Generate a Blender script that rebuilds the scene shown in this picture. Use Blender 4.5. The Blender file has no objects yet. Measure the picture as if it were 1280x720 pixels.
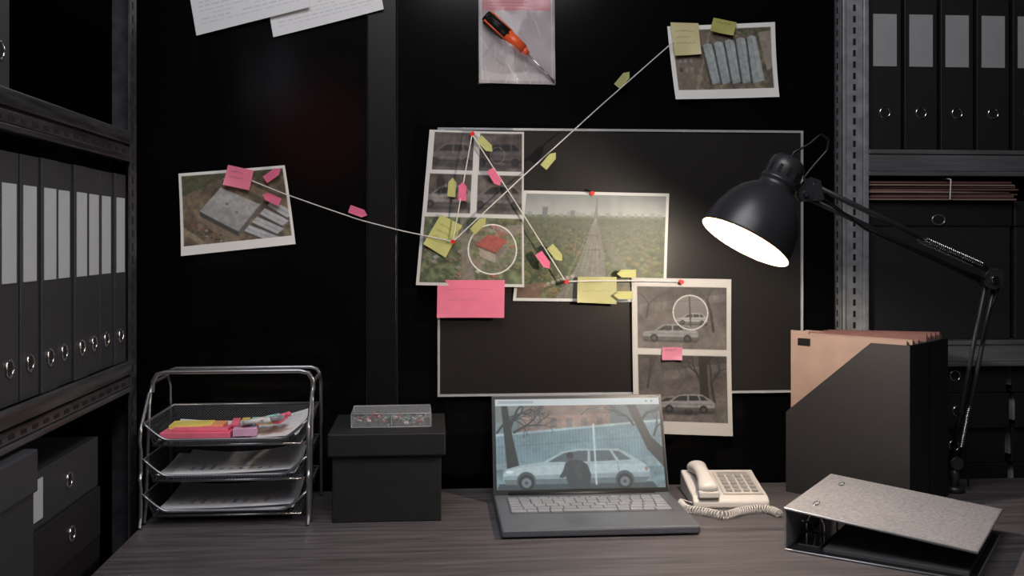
import bpy, bmesh, math, random
import numpy as np
from mathutils import Vector, Matrix, Quaternion
random.seed(4); rng=np.random.default_rng(7)
F=1244.44; TH=math.radians(4.5); C=math.cos(TH); S=math.sin(TH)
EYE=1.27; DESK=0.75; YW=2.15
# ---------- room survey helpers (camera station at origin, room axis-aligned) ----------
def c2w(X,D,z=0): return Vector((X*C+D*S,-X*S+D*C,EYE+z))
def at(u,v,D): return c2w((u-640)/F*D,D,(300-v)/F*D)
def on_y(u,v,y):
    k=(u-640)/F; t=y/(-k*S+C); return Vector((t*(k*C+S),y,EYE+(300-v)/F*t))
def on_desk(u,v,h=0):
    D=(EYE-DESK-h)*F/(v-300); return at(u,v,D)
def lin(c):
    c=np.asarray(c,dtype=float)/255.0
    return np.where(c<=0.04045,c/12.92,((c+0.055)/1.055)**2.4)
# ---------- materials ----------
MC={}
def M(name,col,rough=.5,metal=0,noise=.12,ns=30,bump=0,bs=200,stretch=(1,1,1),emit=0,alpha=1,spec=.5,coat=0,trans=0,ior=1.45):
    if name in MC: return MC[name]
    m=bpy.data.materials.new(name); m.use_nodes=True; nt=m.node_tree; b=nt.nodes['Principled BSDF']
    c=lin(col)
    tc=nt.nodes.new('ShaderNodeTexCoord'); mp=nt.nodes.new('ShaderNodeMapping'); mp.inputs['Scale'].default_value=stretch
    nt.links.new(tc.outputs['Object'],mp.inputs['Vector'])
    nz=nt.nodes.new('ShaderNodeTexNoise'); nz.inputs['Scale'].default_value=ns; nz.inputs['Detail'].default_value=5
    nt.links.new(mp.outputs[0],nz.inputs['Vector'])
    r=nt.nodes.new('ShaderNodeValToRGB'); r.color_ramp.elements[0].position=.3; r.color_ramp.elements[1].position=.7
    r.color_ramp.elements[0].color=(*[x*(1-noise) for x in c],1); r.color_ramp.elements[1].color=(*[min(1,x*(1+noise)) for x in c],1)
    nt.links.new(nz.outputs[0],r.inputs[0]); nt.links.new(r.outputs[0],b.inputs['Base Color'])
    b.inputs['Roughness'].default_value=rough; b.inputs['Metallic'].default_value=metal
    b.inputs['Specular IOR Level'].default_value=spec; b.inputs['Coat Weight'].default_value=coat
    b.inputs['Transmission Weight'].default_value=trans; b.inputs['IOR'].default_value=ior
    b.inputs['Alpha'].default_value=alpha
    if emit:
        b.inputs['Emission Color'].default_value=(*c,1); b.inputs['Emission Strength'].default_value=emit
    if bump:
        n2=nt.nodes.new('ShaderNodeTexNoise'); n2.inputs['Scale'].default_value=bs; nt.links.new(mp.outputs[0],n2.inputs['Vector'])
        bp=nt.nodes.new('ShaderNodeBump'); bp.inputs['Strength'].default_value=bump; bp.inputs['Distance'].default_value=.002
        nt.links.new(n2.outputs[0],bp.inputs['Height']); nt.links.new(bp.outputs[0],b.inputs['Normal'])
    MC[name]=m; return m
def attr_mat(name,emit=0,rough=.5):
    if name in MC: return MC[name]
    m=bpy.data.materials.new(name); m.use_nodes=True; nt=m.node_tree; b=nt.nodes['Principled BSDF']
    a=nt.nodes.new('ShaderNodeAttribute'); a.attribute_name='Col'
    if emit:
        nt.links.new(a.outputs['Color'],b.inputs['Emission Color']); b.inputs['Emission Strength'].default_value=emit
        b.inputs['Base Color'].default_value=(.01,.01,.01,1)
    else: nt.links.new(a.outputs['Color'],b.inputs['Base Color'])
    b.inputs['Roughness'].default_value=rough
    MC[name]=m; return m
# ---------- object helpers ----------
def link(o,parent=None):
    bpy.context.collection.objects.link(o)
    if parent is not None: o.parent=parent
    return o
def group(name,loc=(0,0,0),rz=0):
    e=bpy.data.objects.new(name,None); e.empty_display_size=.05; e.location=loc; e.rotation_euler=(0,0,rz); return link(e)
def from_bm(name,bm,mat,parent=None,smooth=False):
    bmesh.ops.recalc_face_normals(bm,faces=bm.faces)
    me=bpy.data.meshes.new(name); bm.to_mesh(me); bm.free()
    if smooth:
        for p in me.polygons: p.use_smooth=True
    for mm in (mat if isinstance(mat,(list,tuple)) else [mat]): me.materials.append(mm)
    return link(bpy.data.objects.new(name,me),parent)
def bm_box(bm,lo,hi,bev=0,mi=0,mtx=None):
    lo=Vector(lo);hi=Vector(hi)
    r=bmesh.ops.create_cube(bm,size=1); vs=r['verts']
    for v in vs: v.co=Vector(((lo[i]+hi[i])/2+v.co[i]*(hi[i]-lo[i]) for i in range(3)))
    fs=set(f for v in vs for f in v.link_faces)
    for f in fs: f.material_index=mi
    if bev:
        es=set(e for v in vs for e in v.link_edges)
        rr=bmesh.ops.bevel(bm,geom=list(es),offset=bev,segments=2,affect='EDGES',profile=.5)
        vs=list(set(v for f in rr['faces'] for v in f.verts)|set(v for v in vs if v.is_valid))
        for f in rr['faces']: f.material_index=mi
    if mtx is not None:
        for v in vs: v.co=mtx@v.co
def box(name,lo,hi,mat,parent=None,bev=0,mtx=None):
    bm=bmesh.new(); bm_box(bm,lo,hi,bev,0,mtx); return from_bm(name,bm,mat,parent)
def bm_cyl(bm,p1,p2,r1,r2=None,seg=20,mi=0):
    p1=Vector(p1);p2=Vector(p2); d=p2-p1; r2=r1 if r2 is None else r2
    q=Vector((0,0,1)).rotation_difference(d.normalized())
    m=Matrix.Translation((p1+p2)/2)@q.to_matrix().to_4x4()
    r=bmesh.ops.create_cone(bm,cap_ends=True,segments=seg,radius1=r1,radius2=r2,depth=d.length,matrix=m)
    for f in set(f for v in r['verts'] for f in v.link_faces):
        f.material_index=mi
        if len(f.verts)==4: f.smooth=True
def cyl(name,p1,p2,r,mat,parent=None,r2=None,seg=24):
    bm=bmesh.new(); bm_cyl(bm,p1,p2,r,r2,seg); return from_bm(name,bm,mat,parent)
def tube(name,pts,r,mat,parent=None,cyclic=False,smooth=False,res=3):
    cu=bpy.data.curves.new(name,'CURVE'); cu.dimensions='3D'; cu.bevel_depth=r; cu.bevel_resolution=res
    if smooth:
        sp=cu.splines.new('NURBS'); sp.order_u=3; sp.use_endpoint_u=True
    else: sp=cu.splines.new('POLY')
    sp.points.add(len(pts)-1)
    for p,q in zip(sp.points,pts): p.co=(*q,1)
    sp.use_cyclic_u=cyclic; cu.materials.append(mat); cu.use_fill_caps=True; cu.resolution_u=6
    return link(bpy.data.objects.new(name,cu),parent)
def prism(name,prof,o,a,b,n,t,mat,parent=None):
    o,a,b,n=map(Vector,(o,a,b,n)); bm=bmesh.new()
    f=bm.faces.new([bm.verts.new(o+a*p[0]+b*p[1]) for p in prof])
    r=bmesh.ops.extrude_face_region(bm,geom=[f])
    for v in [g for g in r['geom'] if isinstance(g,bmesh.types.BMVert)]: v.co+=n*t
    return from_bm(name,bm,mat,parent)
def lathe(name,prof,mat,parent=None,seg=48,mtx=None):
    bm=bmesh.new(); rings=[]
    for r,z in prof:
        rings.append([bm.verts.new((r*math.cos(2*math.pi*i/seg),r*math.sin(2*math.pi*i/seg),z)) for i in range(seg)])
    for A,B in zip(rings,rings[1:]):
        for i in range(seg): bm.faces.new((A[i],A[(i+1)%seg],B[(i+1)%seg],B[i]))
    if mtx is not None: bmesh.ops.transform(bm,matrix=mtx,verts=bm.verts)
    me=bpy.data.meshes.new(name); bm.to_mesh(me); bm.free()
    for p in me.polygons: p.use_smooth=True
    me.materials.append(mat); return link(bpy.data.objects.new(name,me),parent)
def bm_torus(bm,R,r,mtx,seg=28,s2=8,mi=0,arc=1.0):
    n=seg if arc>=1 else seg+1; rings=[]
    for i in range(n):
        a=2*math.pi*arc*i/seg
        rings.append([bm.verts.new(mtx@Vector(((R+r*math.cos(b))*math.cos(a),(R+r*math.cos(b))*math.sin(a),r*math.sin(b)))) for b in [2*math.pi*j/s2 for j in range(s2)]])
    for i in range(seg):
        A=rings[i];B=rings[(i+1)%n] if arc>=1 else rings[i+1]
        for j in range(s2):
            f=bm.faces.new((A[j],A[(j+1)%s2],B[(j+1)%s2],B[j])); f.smooth=True; f.material_index=mi
# ---------- picture painter: colours stored per-vertex on paper meshes ----------
def vnoise(H,W,cy,cx):
    g=rng.random((cy+2,cx+2)); y=np.linspace(0,cy,H); x=np.linspace(0,cx,W)
    yi=y.astype(int);xi=x.astype(int);fy=(y-yi)[:,None];fx=(x-xi)[None,:]
    a=g[np.ix_(yi,xi)];b=g[np.ix_(yi,xi+1)];c=g[np.ix_(yi+1,xi)];d=g[np.ix_(yi+1,xi+1)]
    return a*(1-fy)*(1-fx)+b*(1-fy)*fx+c*fy*(1-fx)+d*fy*fx
class Pic:
    def __init__(s,w,h,k=1.2,bg=(225,222,218)):
        s.w=w;s.h=h;s.nx=int(w*k);s.ny=int(h*k);s.W=s.nx*2;s.H=s.ny*2
        s.a=np.zeros((s.H,s.W,3));s.a[:]=bg
        s.x,s.y=np.meshgrid((np.arange(s.W)+.5)/s.W*w,(np.arange(s.H)+.5)/s.H*h); s.clip=None
    def put(s,m,col,al=1):
        if s.clip is not None: m=m&s.clip
        s.a[m]=s.a[m]*(1-al)+np.array(col,float)*al
    def setclip(s,x0=None,y0=0,x1=0,y1=0):
        s.clip=None if x0 is None else (s.x>=x0)&(s.x<x1)&(s.y>=y0)&(s.y<y1)
    def rect(s,x0,y0,x1,y1,c,al=1): s.put((s.x>=x0)&(s.x<x1)&(s.y>=y0)&(s.y<y1),c,al)
    def poly(s,p,c,al=1):
        m=np.zeros(s.x.shape,bool); n=len(p)
        for i in range(n):
            (x1,y1),(x2,y2)=p[i],p[(i+1)%n]
            if y1==y2: continue
            m^=((y1>s.y)!=(y2>s.y))&(s.x<(x2-x1)*(s.y-y1)/(y2-y1)+x1)
        s.put(m,c,al)
    def ell(s,cx,cy,rx,ry,c,al=1): s.put(((s.x-cx)/rx)**2+((s.y-cy)/ry)**2<1,c,al)
    def ring(s,cx,cy,r,w,c,al=1): s.put(abs(np.hypot(s.x-cx,s.y-cy)-r)<w/2,c,al)
    def line(s,x0,y0,x1,y1,w,c,al=1):
        dx,dy=x1-x0,y1-y0;L=dx*dx+dy*dy+1e-9;t=np.clip(((s.x-x0)*dx+(s.y-y0)*dy)/L,0,1)
        s.put(np.hypot(s.x-x0-t*dx,s.y-y0-t*dy)<w/2,c,al)
    def grad(s,x0,y0,x1,y1,c0,c1):
        m=(s.x>=x0)&(s.x<x1)&(s.y>=y0)&(s.y<y1)
        if s.clip is not None: m&=s.clip
        t=((s.y-y0)/(y1-y0))[m][:,None]; s.a[m]=np.array(c0,float)*(1-t)+np.array(c1,float)*t
    def noise(s,x0,y0,x1,y1,amp,cell):
        m=(s.x>=x0)&(s.x<x1)&(s.y>=y0)&(s.y<y1)
        if s.clip is not None: m&=s.clip
        n=vnoise(s.H,s.W,max(2,int(s.h/cell)),max(2,int(s.w/cell)))-.5
        s.a[m]*=(1+amp*2*n[m])[:,None]
    def tone(s,x0,y0,x1,y1,mul=1,sat=1,tint=(1,1,1)):
        m=(s.x>=x0)&(s.x<x1)&(s.y>=y0)&(s.y<y1); a=s.a[m]; g=a.mean(1,keepdims=True); s.a[m]=(g+(a-g)*sat)*mul*np.array(tint)
    def blur(s,x0,y0,x1,y1,r=2):
        m=(s.x>=x0)&(s.x<x1)&(s.y>=y0)&(s.y<y1)
        b=s.a.copy()
        for ax_ in (0,1):
            b=sum(np.roll(b,k,ax_) for k in range(-r,r+1))/(2*r+1)
        s.a[m]=b[m]
    def out(s):
        a=np.clip(s.a,0,255).reshape(s.ny,2,s.nx,2,3).mean((1,3)); return lin(a)
def sheet_pts(name,pic,P,nrm,lift=(0,0,0,0),bow=0,emit=0,parent=None,wav=0,rough=.5,mat=None):
    nx,ny=pic.nx,pic.ny; s,t=np.meshgrid(np.linspace(0,1,nx),np.linspace(0,1,ny))
    TL,TR,BR,BL=[np.array(p) for p in P]; s_=s[...,None];t_=t[...,None]
    co=TL*(1-s_)*(1-t_)+TR*s_*(1-t_)+BR*s_*t_+BL*(1-s_)*t_
    off=lift[0]*((1-s)*(1-t))**2.5+lift[1]*(s*(1-t))**2.5+lift[2]*(s*t)**2.5+lift[3]*((1-s)*t)**2.5+bow*np.sin(np.pi*s)*t+wav*np.sin(s*7+t*4)*np.sin(t*5+1)
    co=co+off[...,None]*np.array(nrm)
    idx=np.arange(nx*ny).reshape(ny,nx)
    fa=np.stack([idx[:-1,:-1],idx[1:,:-1],idx[1:,1:],idx[:-1,1:]],-1).reshape(-1,4)
    me=bpy.data.meshes.new(name); me.from_pydata(co.reshape(-1,3).tolist(),[],fa.tolist())
    ca=me.color_attributes.new('Col','FLOAT_COLOR','POINT'); d=np.ones((nx*ny,4),np.float32); d[:,:3]=pic.out().reshape(-1,3)
    ca.data.foreach_set('color',d.ravel())
    me.polygons.foreach_set('use_smooth',[True]*len(me.polygons))
    me.materials.append(mat or attr_mat('screen_image' if emit else 'printed_paper',emit,rough)); me.update()
    return link(bpy.data.objects.new(name,me),parent)
def wsheet(name,pic,uv,off,lift=(0,0,0,0),bow=0,wav=0,parent=None):
    return sheet_pts(name,pic,[on_y(u,v,YW-off) for u,v in uv],(0,-1,0),lift,bow,0,parent,wav)
def car(p,x,yb,L,c,al=1,flip=False,asp=.34):
    H=L*asp; g=lambda q:[(x+((1-a) if flip else a)*L,yb-H+b*H) for a,b in q]
    dk=tuple(v*.3 for v in c)
    p.poly([(x-L*.02,yb-H*.1),(x+L*1.02,yb-H*.1),(x+L*.95,yb+H*.06),(x+L*.05,yb+H*.06)],(30,30,30),.5)
    p.poly(g([(0,.85),(0,.55),(.05,.47),(.20,.40),(.36,.08),(.5,.01),(.78,.02),(.93,.3),(1,.45),(1,.85)]),c,al)
    p.poly(g([(.25,.39),(.38,.12),(.52,.09),(.52,.37)]),dk,al); p.poly(g([(.545,.37),(.545,.09),(.70,.09),(.73,.35)]),dk,al); p.poly(g([(.755,.35),(.73,.1),(.80,.12),(.88,.33)]),dk,al)
    a_=g([(.02,.58)])[0]; b_=g([(.98,.55)])[0]; p.line(*a_,*b_,max(.6,L*.01),tuple(v*.7 for v in c),al)
    p.poly(g([(0,.74),(0,.85),(1,.85),(1,.74)]),tuple(v*.55 for v in c),al)
    for k in (.2,.8):
        q=g([(k,.83)])[0]; p.ell(q[0],q[1],L*.07,L*.07,(24,24,26),al); p.ell(q[0],q[1],L*.04,L*.04,tuple(v*.5 for v in c),al)
def branches(p,x,y,a,L,w,c,d=0,mx=4):
    x2=x+math.cos(a)*L;y2=y-math.sin(a)*L; p.line(x,y,x2,y2,w,c)
    if d<mx:
        for k in range(2): branches(p,x2,y2,a+random.uniform(-.8,.8),L*.75,w*.62,c,d+1,mx)
def scrib(p,x0,y0,x1,n,c,w=1,amp=2):
    yp=y0
    for i in range(n):
        xa=x0+(x1-x0)*i/n; yn=y0+random.uniform(-amp,amp); p.line(xa,yp,xa+(x1-x0)/n,yn,w,c); yp=yn
# ---------- common materials ----------
blackwall=M('black_lacquer_panel',(7,7,8),.15,noise=.25,ns=3,spec=.18)
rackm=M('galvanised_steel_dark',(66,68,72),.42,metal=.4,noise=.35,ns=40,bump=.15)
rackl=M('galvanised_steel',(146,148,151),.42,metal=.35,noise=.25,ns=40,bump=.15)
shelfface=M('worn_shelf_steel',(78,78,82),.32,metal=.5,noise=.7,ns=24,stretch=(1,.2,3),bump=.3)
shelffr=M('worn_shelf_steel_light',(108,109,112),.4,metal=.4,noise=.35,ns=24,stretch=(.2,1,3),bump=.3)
slotm=M('slot_dark',(8,8,9),.8)
blk=M('black_card',(26,26,28),.62,noise=.15,ns=60,bump=.2,bs=400)
blkpl=M('black_plastic',(18,18,19),.38)
chrome=M('chrome',(215,215,218),.18,metal=1)
wire=M('silver_wire',(150,151,155),.32,metal=.85)
whitep=M('white_paper',(205,203,200),.6,noise=.03)
bindg=M('binder_grey',(48,50,55),.5,noise=.12,ns=150,bump=.25,bs=600)
bindb=M('binder_black',(25,25,27),.5,noise=.12,ns=150,bump=.25,bs=600)
lab_l=M('label_paper',(182,188,197),.6,noise=.03); lab_r=M('label_paper_dim',(150,150,152),.6,noise=.04)
kraft=M('kraft_folder',(138,116,106),.7,noise=.08,ns=25); kraftd=M('kraft_folder_dark',(112,76,72),.7,noise=.1)
# ---------- room ----------
box('floor',(-1.3,-2,-.05),(2.6,2.6,0),M('floor_vinyl',(40,38,37),.5))
box('ceiling',(-1.3,-2,2.9),(2.6,2.6,2.95),M('ceiling_dark',(30,30,31),.8))
box('wall_left',(-1.0,-2,0),(-.95,2.6,2.9),M('wall_dark_paint',(13,13,14),.7,bump=.1))
box('wall_right',(2.1,-2,0),(2.15,2.6,2.9),MC['wall_dark_paint'])
box('wall_alcove',(.80,2.5,0),(2.1,2.55,2.9),MC['wall_dark_paint'])
wb=group('wall_back')
xa=on_y(458,300,YW).x; xb=on_y(497,300,YW).x
box('panel_left',(-.95,YW,0),(xa,YW+.04,2.9),blackwall,wb)
box('panel_centre',(xb,YW,0),(.885,YW+.04,2.9),blackwall,wb)
box('panel_post',(xa+.002,YW-.006,0),(xb-.002,YW+.04,2.9),M('dark_post',(14,14,16),.35,spec=.3),wb,.002)
# ---------- desk ----------
dk=group('desk')
woodm=bpy.data.materials.new('grey_wood'); woodm.use_nodes=True; nt=woodm.node_tree; b=nt.nodes['Principled BSDF']
tc=nt.nodes.new('ShaderNodeTexCoord'); mp=nt.nodes.new('ShaderNodeMapping'); mp.inputs['Scale'].default_value=(1.2,22,22)
nz=nt.nodes.new('ShaderNodeTexNoise'); nz.inputs['Scale'].default_value=3.5; nz.inputs['Detail'].default_value=9; nz.inputs['Distortion'].default_value=.6; nz.inputs['Roughness'].default_value=.65
rp=nt.nodes.new('ShaderNodeValToRGB'); rp.color_ramp.elements[0].position=.32; rp.color_ramp.elements[1].position=.7
rp.color_ramp.elements[0].color=(*lin((58,54,56)),1); rp.color_ramp.elements[1].color=(*lin((104,99,102)),1)
nt.links.new(tc.outputs['Object'],mp.inputs[0]); nt.links.new(mp.outputs[0],nz.inputs['Vector']); nt.links.new(nz.outputs[0],rp.inputs[0]); nt.links.new(rp.outputs[0],b.inputs['Base Color'])
b.inputs['Roughness'].default_value=.42
bp=nt.nodes.new('ShaderNodeBump'); bp.inputs['Strength'].default_value=.15; bp.inputs['Distance'].default_value=.001; nt.links.new(nz.outputs[0],bp.inputs['Height']); nt.links.new(bp.outputs[0],b.inputs['Normal'])
box('desk_top',(-.53,1.25,DESK-.03),(1.6,2.085,DESK),woodm,dk,.002)
for i,(x,y) in enumerate([(-.48,1.32),(-.48,2.0),(1.5,1.32),(1.5,2.0)]): box('leg_%d'%i,(x,y,0),(x+.05,y+.05,DESK-.03),blkpl,dk,.002)
# ---------- racks ----------
ZS=[.20,-.2236,-.66,-1.05,.63]
def post(bm,x,y,sx,sy,w=.045):
    t=.003
    bm_box(bm,(min(x,x+sx*w),min(y,y+sy*t),0),(max(x,x+sx*w),max(y,y+sy*t),2.5))
    bm_box(bm,(min(x,x+sx*t),min(y,y+sy*w),0),(max(x,x+sx*t),max(y,y+sy*w),2.5))
    z=.3
    while z<2.3:
        a=x+sx*w*.6; yy=y-sy*.0006
        bm_box(bm,(a-.003,min(yy,y+sy*.001),z),(a+.003,max(yy,y+sy*.001),z+.014),0,1)
        a=y+sy*w*.6; xx=x-sx*.0006
        bm_box(bm,(min(xx,x+sx*.001),a-.003,z),(max(xx,x+sx*.001),a+.003,z+.014),0,1)
        z+=.025
def rack(name,x0,x1,y0,y1,front,pm):
    g=group(name); bm=bmesh.new()
    for x,sx in ((x0,1),(x1,-1)):
        for y,sy in ((y0,1),(y1,-1)): post(bm,x,y,sx,sy)
    if front=='y':
        bm_box(bm,(x0+.046,y0-.006,0),(x0+.058,y0+.02,2.5),.0015)
        bm_box(bm,(x0-.0005,y0-.005,0),(x0+.006,y0,2.5),.001)
    from_bm('posts',bm,[pm,slotm],g)
    for i,zz in enumerate(ZS):
        z=EYE+zz; e=.004
        bm=bmesh.new(); bm_box(bm,(x0+e,y0+e,z-.006),(x1-e,y1-e,z),0)
        if front=='x':
            bm_box(bm,(x1-.012,y0+.01,z-.024),(x1+.004,y1-.047,z),.002); bm_box(bm,(x1-.012,y0+.01,z-.046),(x1+.001,y1-.047,z-.028),.002); bm_box(bm,(x1-.012,y0+.01,z-.056),(x1+.004,y1-.047,z-.047),.002)
            bm_box(bm,(x1-.014,y0+.01,z-.048),(x1-.008,y1-.047,z-.02),0,1)
            y=y0+.03
            while y<y1-.08: bm_box(bm,(x1-.002,y,z-.041),(x1+.0016,y+.02,z-.035),0,1); y+=.04
        else:
            bm_box(bm,(x0+.059,y0-.004,z-.010),(x1-.01,y0+.012,z),.002); bm_box(bm,(x0+.059,y0-.001,z-.048),(x1-.01,y0+.012,z-.011),.002);bm_box(bm,(x0+.059,y0-.004,z-.058),(x1-.01,y0+.012,z-.048),.002)
        from_bm('shelf_%d'%i,bm,[shelfface if front=='x' else shelffr,slotm],g)
    return g
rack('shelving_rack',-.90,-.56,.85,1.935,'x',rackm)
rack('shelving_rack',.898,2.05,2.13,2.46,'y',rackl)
bk=group('archive_backdrop'); 
box('panel_a',(-.945,.85,0),(-.925,1.93,2.6),MC['wall_dark_paint'],bk)
# binders
BC={}
def binder_meshes(w,h,d,body,lab,key,lz=(.178,.30),rz=.07):
    if key in BC: return BC[key]
    L=[]
    bm=bmesh.new(); bm_box(bm,(-w/2,0,0),(w/2,.004,h),.0012); bm_box(bm,(-w/2,.001,0),(-w/2+.003,d,h),.001); bm_box(bm,(w/2-.003,.001,0),(w/2,d,h),.001)
    L.append(('cover',bm,body))
    bm=bmesh.new(); bm_box(bm,(-w/2+.006,.03,.012),(w/2-.012,d-.01,h-.02)); L.append(('pages',bm,whitep))
    if lz:
        bm=bmesh.new(); bm_box(bm,(-w*.36,-.0008,lz[0]),(w*.36,.001,lz[1])); L.append(('label',bm,lab))
    rm=Matrix.Translation((0,-.001,rz))@Matrix.Rotation(math.pi/2,4,'X')
    bm=bmesh.new(); bm_torus(bm,.0115,.0018,rm); L.append(('ring',bm,chrome))
    bm=bmesh.new(); bm_cyl(bm,(0,-.0012,rz),(0,.003,rz),.0102,seg=24); L.append(('finger_hole',bm,slotm))
    out=[]
    for n,bm,mt in L:
        o=from_bm(n,bm,mt); me=o.data; bpy.data.objects.remove(o); out.append((n,me))
    BC[key]=out; return out
def binder(parent,mtx,meshes,i):
    for n,me in meshes:
        o=link(bpy.data.objects.new('binder_%d_%s'%(i,n),me),parent); o.matrix_local=mtx
Rl=Matrix.Rotation(math.pi/2,4,'Z')
mg=binder_meshes(.063,.343,.28,bindg,lab_l,'g',(.165,.30),.05)
g=group('ring_binders'); 
for i in range(14):
    binder(g,Matrix.Translation((-.566-.004*(i%3==1)-.003*(i%4==2),1.855-i*.0665,EYE-.2236))@Rl,mg,i)
g=group('ring_binders')
for i,y in enumerate((1.36,1.293,1.226,1.159)): binder(g,Matrix.Translation((-.57,y,EYE+.2))@Rl,mg,i)
mb=binder_meshes(.075,.343,.28,bindb,lab_r,'b',(.186,.302),.083)
g=group('ring_binders')
for i in range(6):
    x=on_y(1107+i*45.3,0,2.13).x; binder(g,Matrix.Translation((x+.003,2.14,EYE+.2)),mb,i)
# lying binders on left rack lower shelf
g=group('stacked_binders')
bl=binder_meshes(.082,.30,.26,bindg,lab_l,'gl',(.018,.06),.165)
z=EYE-.66+.041
for i in range(4):
    m=Matrix(((0,-1,0,-.565+.003*(i%3)),(0,0,1,1.425+.006*(i%2)),(-1,0,0,z),(0,0,0,1)))
    binder(g,m,bl if i==3 else binder_meshes(.082,.30,.26,bindb,lab_l,'gd',None,.165),i); z+=.0822
g=group('document_box')
box('body',(-.88,1.05,EYE-.66),(-.545,1.410,EYE-.31),bindg,g,.003)
box('lid',(-.883,1.047,EYE-.345),(-.541,1.414,EYE-.286),M('binder_grey_lid',(54,56,62),.5),g,.003)
g=group('dark_archive_box')
box('box_a',(-.87,1.75,EYE-.66),(-.62,1.88,EYE-.4),blk,g,.003)
box('box_a_lid',(-.875,1.745,EYE-.44),(-.615,1.885,EYE-.395),blk,g,.003)
# right rack lower: archive boxes and lying binders
g=group('archive_boxes')
x0=.962
for i in range(3):
    a=x0+i*.345
    box('box_%d'%i,(a,2.15,EYE-.2236),(a+.335,2.44,EYE+.085),blk,g,.003); box('lid_%d'%i,(a-.003,2.147,EYE+.03),(a+.338,2.443,EYE+.088),bindb,g,.003)
    bm=bmesh.new(); bm_torus(bm,.011,.0016,Matrix.Translation((a+.165,2.1465,EYE+.045))@Matrix.Rotation(math.pi/2,4,'X')@Matrix.Scale(1.35,4,(1,0,0))); from_bm('ring_%d'%i,bm,wire,g)
g=group('folder_stack')
for i in range(8):
    o=box('folder_%d'%i,(0,0,0),(.34-.008*(i%2),.24,.0035+.0015*(i%2)),[kraft,kraftd,kraft][i%3],g,.001); o.location=(.958+.006*(i%3),2.135+.004*(i%3),EYE+.0885+i*.0053); o.rotation_euler=(0,-.002*(i%3),.012*(i%4-2))
tube('string',[(1.14,2.122,EYE+.09),(1.141,2.120,EYE+.134),(1.142,2.14,EYE+.137),(1.142,2.37,EYE+.137)],.0015,whitep,g)
g=group('stacked_binders')
b2=binder_meshes(.078,.32,.26,bindb,bindb,'bl',None,.20)
for i in range(5):
    z=EYE-.66+.04+i*.079
    for j in range(2):
        m=Matrix(((0,0,1,.965+j*.335+.004*(i%2)),(0,1,0,2.142+.005*(i%3)),(-1,0,0,z),(0,0,0,1))); binder(g,m,b2,i*2+j)
# ---------- evidence board ----------
g=group('evidence_board'); yo=YW-.014
cr=[on_y(*q,yo) for q in ((548,157),(1005,166),(1002,493),(546,493))]
zt=(cr[0].z+cr[1].z)/2; zb=(cr[2].z+cr[3].z)/2; xl=(cr[0].x+cr[3].x)/2; xr=(cr[1].x+cr[2].x)/2
box('panel',(xl+.002,yo,zb+.002),(xr-.002,YW-.0005,zt-.002),M('matte_black_board',(36,34,33),.34,noise=.08,ns=5,spec=.24),g)
fr=M('board_frame_white',(160,161,164),.4,noise=.1)
t=.005
for n,lo,hi in (('top',(xl,zt-t),(xr,zt)),('bottom',(xl,zb),(xr,zb+t)),('left',(xl,zb+t),(xl+t,zt-t)),('right',(xr-t,zb+t),(xr,zt-t))):
    box('frame_'+n,(lo[0],yo-.003,lo[1]),(hi[0],YW-.001,hi[1]),fr,g)
# pictures
def aerial_base(p,x0,y0,x1,y1,c=(92,84,72)):
    p.setclip(x0,y0,x1,y1); p.rect(x0,y0,x1,y1,c); p.noise(x0,y0,x1,y1,.3,12); p.noise(x0,y0,x1,y1,.25,4)
# left aerial (industrial roof seen from above, corrugated sheds, road, trees)
p=Pic(146,104,1.6); aerial_base(p,4,4,142,92,(100,88,74))
p.poly([(4,4),(142,4),(142,14),(60,10),(4,30)],(66,72,52),.8)
for i in range(130):
    x=random.uniform(4,142); y=4+abs(random.gauss(0,8)); p.ell(x,y,1.8,1.4,random.choice([(58,68,42),(78,82,54),(98,86,64)]),.9)
p.line(2,70,30,92,6,(140,126,106),.8); p.poly([(64,12),(78,10),(142,46),(142,60)],(130,114,96),.7); p.poly([(20,54),(28,46),(82,88),(70,92),(56,92)],(122,108,92),.8)
p.poly([(26,50),(56,22),(106,48),(74,80)],(160,159,157)); p.poly([(26,50),(40,36),(90,64),(74,80)],(148,147,146)); p.poly([(26,50),(74,80),(74,86),(26,56)],(64,62,60)); p.poly([(74,80),(106,48),(106,53),(74,86)],(92,90,88))
for i in range(6): p.line(28+i*5,49-i*4.6,76+i*5,79-i*5,.4,(140,140,140),.5)
p.rect(60,42,64,45,(110,110,112)); p.rect(72,54,76,57,(110,110,112))
for i in range(4):
    a=i*11; p.poly([(82+a,80-a*.9),(89+a,73-a*.9),(126+a*.7,92-a*.9),(116+a*.7,98-a*.9)],(170,171,173)); p.line(86+a,77-a*.9,121+a*.7,95-a*.9,.8,(128,129,132)); p.poly([(82+a,80-a*.9),(116+a*.7,98-a*.9),(116+a*.7,101-a*.9),(82+a,83-a*.9)],(70,68,66))
for i in range(16): p.rect(8+(i%8)*6,64+i//8*7+(i%8)*2.5,11+(i%8)*6,66+i//8*7+(i%8)*2.5,random.choice([(60,55,50),(150,150,150),(120,66,60)]))
p.noise(4,4,142,92,.1,3); p.blur(5,5,141,91,1); p.setclip(); p.tone(4,4,142,92,1,1.1)
wsheet('aerial_photograph',p,[(223,217),(357,207),(370,305),(228,320)],.003,(.0,.012,.006,.012),.004)
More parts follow.
